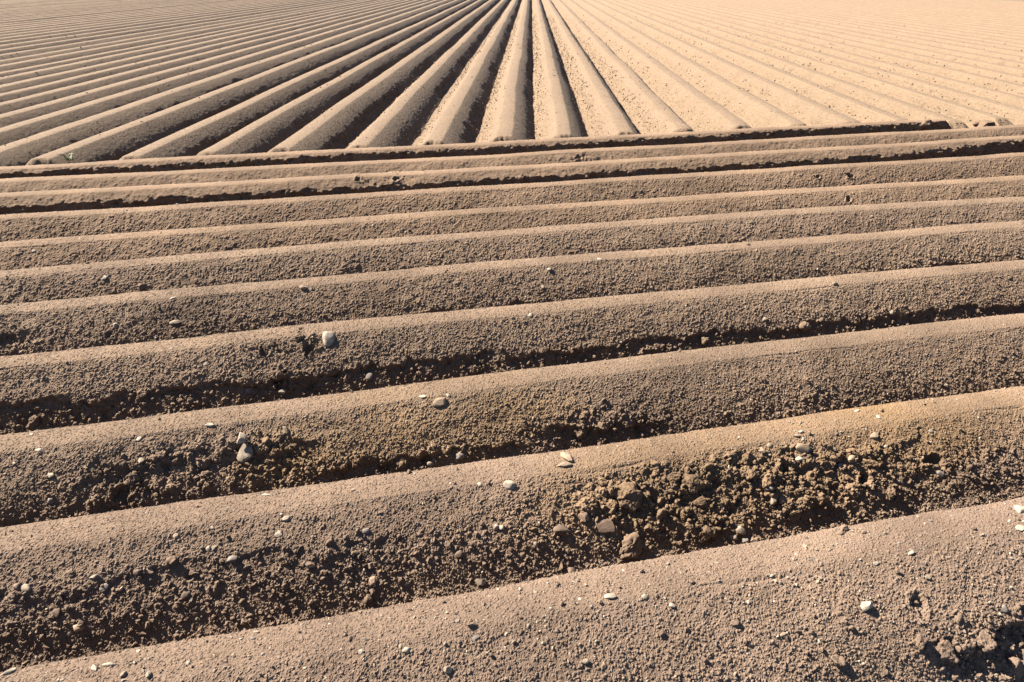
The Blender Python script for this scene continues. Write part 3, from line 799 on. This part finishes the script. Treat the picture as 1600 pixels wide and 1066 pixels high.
def scatter(name, count, ridges, size, weight, mats, seed, colour=None, lumpy=False, vmax=1.15):
    """grit nobody could count: one object of many small lumps"""
    rng = np.random.default_rng(seed)
    Vb, Fb = ICO[1]
    shapes = []
    for k in range(10):
        V = Vb * (1 + rng.uniform(-.42, .30, size=(len(Vb), 1)))
        V = V * np.array([1, rng.uniform(.6, .95), rng.uniform(.45, .85) if not lumpy else rng.uniform(.7, .95)])
        shapes.append(V)
    VV, FF, TT = [], [], []; off = 0
    per = {}
    for i in ridges: per[i] = int(count * ridges[i])
    for i, c in per.items():
        S = SURF[i]; n = len(S['co'])
        idx = rng.integers(0, n, c * 4)
        wgt = weight(S['v'][idx], S['rough'][idx])
        idx = idx[rng.random(len(idx)) < wgt][:c]
        for j in idx:
            s = size(rng) * max(1.0, (S['d'] / 4.2) ** .8)
            V = shapes[rng.integers(10)] * s * .5
            a = rng.uniform(0, 6.28); ca, sa = math.cos(a), math.sin(a)
            nrm = S['n'][j] + rng.normal(size=3) * .2; nrm /= np.linalg.norm(nrm)
            t1 = np.cross(nrm, [.3, .2, 1.0]); t1 /= np.linalg.norm(t1); t2 = np.cross(nrm, t1)
            B = np.stack([t1 * ca + t2 * sa, -t1 * sa + t2 * ca, nrm])
            VV.append(V @ B + S['co'][j] + nrm * s * (.02 if not lumpy else .08)); FF.append(Fb + off); off += len(V)
            TT.append(np.tile(S['tint'][j] if colour is None else colour(rng), (len(V), 1)))
    o = link(name, tri_mesh(name, np.concatenate(VV), np.concatenate(FF), np.concatenate(TT), False), mats)
    tag(o, kind='stuff'); return o

def grit_material():
    m = bpy.data.materials.new('grit'); m.use_nodes = True
    b = m.node_tree.nodes['Principled BSDF']; b.inputs['Roughness'].default_value = .9; b.inputs['Specular IOR Level'].default_value = .15
    a = m.node_tree.nodes.new('ShaderNodeAttribute'); a.attribute_name = 'tint'
    m.node_tree.links.new(a.outputs['Color'], b.inputs['Base Color']); return m
GRIT = [(0.1425, 0.1162, 0.09), (0.094, 0.073, 0.052), (0.09, 0.069, 0.0495), (0.0915, 0.0645, 0.042), (0.066, 0.054, 0.045), (0.1125, 0.09, 0.0675)]
W = {1: .30, 2: .22, 3: .18, 4: .14, 5: .10, 6: .05, 7: .04, 8: .02, 9: .01}
g = scatter('gravel', 5600, W, lambda r: .0055 + .010 * r.random() ** 3, lambda v, q: .35 + .4 * (v > 0) + .3 * q, grit_material(), 5,
            colour=lambda r: np.array(GRIT[r.integers(len(GRIT))]) * r.uniform(.85, 1.15))
tag(g, 'fine pale gravel scattered over the soil of the ridges', 'gravel')
W2 = {1: .22, 2: .28, 3: .20, 4: .16, 5: .08, 6: .03, 7: .02, 8: .01}
g = scatter('soil_crumbs', 17000, W2, lambda r: .006 + .020 * r.random() ** 3.5, lambda v, q: np.clip(.006 + .14 * np.clip(v, 0, 1) ** 2 + .8 * q, 0, 1), M_CLOD, 6, lumpy=True)
tag(g, 'loose brown soil crumbs lying on the ridge faces and in the furrows', 'soil crumbs')

# ------------------------------------------------------------------ a straw and a weed
def plain(name, c):
    m = bpy.data.materials.new(name); m.use_nodes = True
    b = m.node_tree.nodes['Principled BSDF']; b.inputs['Base Color'].default_value = (*c, 1); b.inputs['Roughness'].default_value = .8
    return m
def blade(pts, r):
    """tapered tube through points"""
    V, Fc = [], []
    for k, p in enumerate(pts):
        q = r * (1 - .7 * k / (len(pts) - 1))
        for a in range(5):
            V.append((p[0] + q * math.cos(a * 1.2566), p[1] + q * .4 * math.sin(a * 1.2566), p[2] + q * math.sin(a * 1.2566)))
    for k in range(len(pts) - 1):
        for a in range(5):
            i, j = k * 5 + a, k * 5 + (a + 1) % 5
            Fc += [(i, j, j + 5), (i, j + 5, i + 5)]
    return np.array(V), np.array(Fc)
h = surface_at(982, 559)
if h:
    V, Fc = blade([(0, 0, 0), (.004, 0, .012), (.010, -.002, .023), (.013, -.002, .036)], .0016)
    o = link('straw_stalk', tri_mesh('straw_stalk', V, Fc), plain('straw', (.15, .12, .075))); o.location = h[1]
    tag(o, 'tiny pale straw sticking up from the furrow behind the third ridge', 'straw')
wx, wy = ground_at(104, 246, .20)
V, Fc = [], []; off = 0
for a in range(9):
    an = a * .75; L_ = .05 + .03 * (a % 3)
    v, f = blade([(.02 * (a % 4), 0, 0), (.02 * (a % 4) + .4 * L_ * math.cos(an), .4 * L_ * math.sin(an), .6 * L_), (.02 * (a % 4) + L_ * math.cos(an), L_ * math.sin(an), .7 * L_)], .006)
    V.append(v); Fc.append(f + off); off += len(v)
o = link('weed', tri_mesh('weed', np.concatenate(V), np.concatenate(Fc)), plain('weed_leaf', (.055, .056, .016)))
o.location = (wx, wy, .17)
tag(o, 'small yellow green weed at the end of a long ridge near the left edge', 'weed')

# crumbs along the flanks and ends of the long rows
def long_crumbs(count):
    rng = np.random.default_rng(77)
    A = [np.concatenate([c[j] for c in LONG]) for j in range(7)]
    co, nn, sv, ds, rg, ti, en = A
    dist = np.hypot(co[:, 0], co[:, 1])
    wgt = ds / (dist ** 1.5) * (.05 + .10 * (sv > .05) + .9 * np.clip(rg, 0, 1) + .25 * sstep(.5, .9, np.abs(sv)) + .5 * (sv < -.3) + 7.0 * (en < .9)) * np.where(co[:, 0] > 2.2, .35, 1.0)
    idx = rng.choice(len(co), count, p=wgt / wgt.sum())
    Vb, Fb = ICO[1]
    shp = [Vb * (1 + rng.uniform(-.42, .30, size=(len(Vb), 1))) * np.array([1, rng.uniform(.6, .95), rng.uniform(.55, .9)]) for _ in range(12)]
    s_ = (.007 + .020 * rng.random(count) ** 4) * np.clip(dist[idx] / 10, .9, 2.0)
    B = np.array(shp)[np.arange(count) % 12] * (s_ * .5)[:, None, None]
    a = rng.uniform(0, 6.28, count); ca, sa = np.cos(a)[:, None], np.sin(a)[:, None]
    V = np.stack([B[..., 0] * ca - B[..., 1] * sa, B[..., 0] * sa + B[..., 1] * ca, B[..., 2]], -1)
    V = V + (co[idx] + nn[idx] * (s_ * .12)[:, None])[:, None, :]
    m = len(Vb)
    VV = [V.reshape(-1, 3)]; FF = [(Fb[None] + (np.arange(count) * m)[:, None, None]).reshape(-1, 3)]; TT = [np.repeat(ti[idx], m, 0)]
    o = link('soil_crumbs', tri_mesh('soil_crumbs', np.concatenate(VV), np.concatenate(FF), np.concatenate(TT), False), M_CLOD)
    tag(o, 'loose crumbs strewn along the flanks of the long ridges behind', 'soil crumbs', None, 'stuff')
long_crumbs(70000)
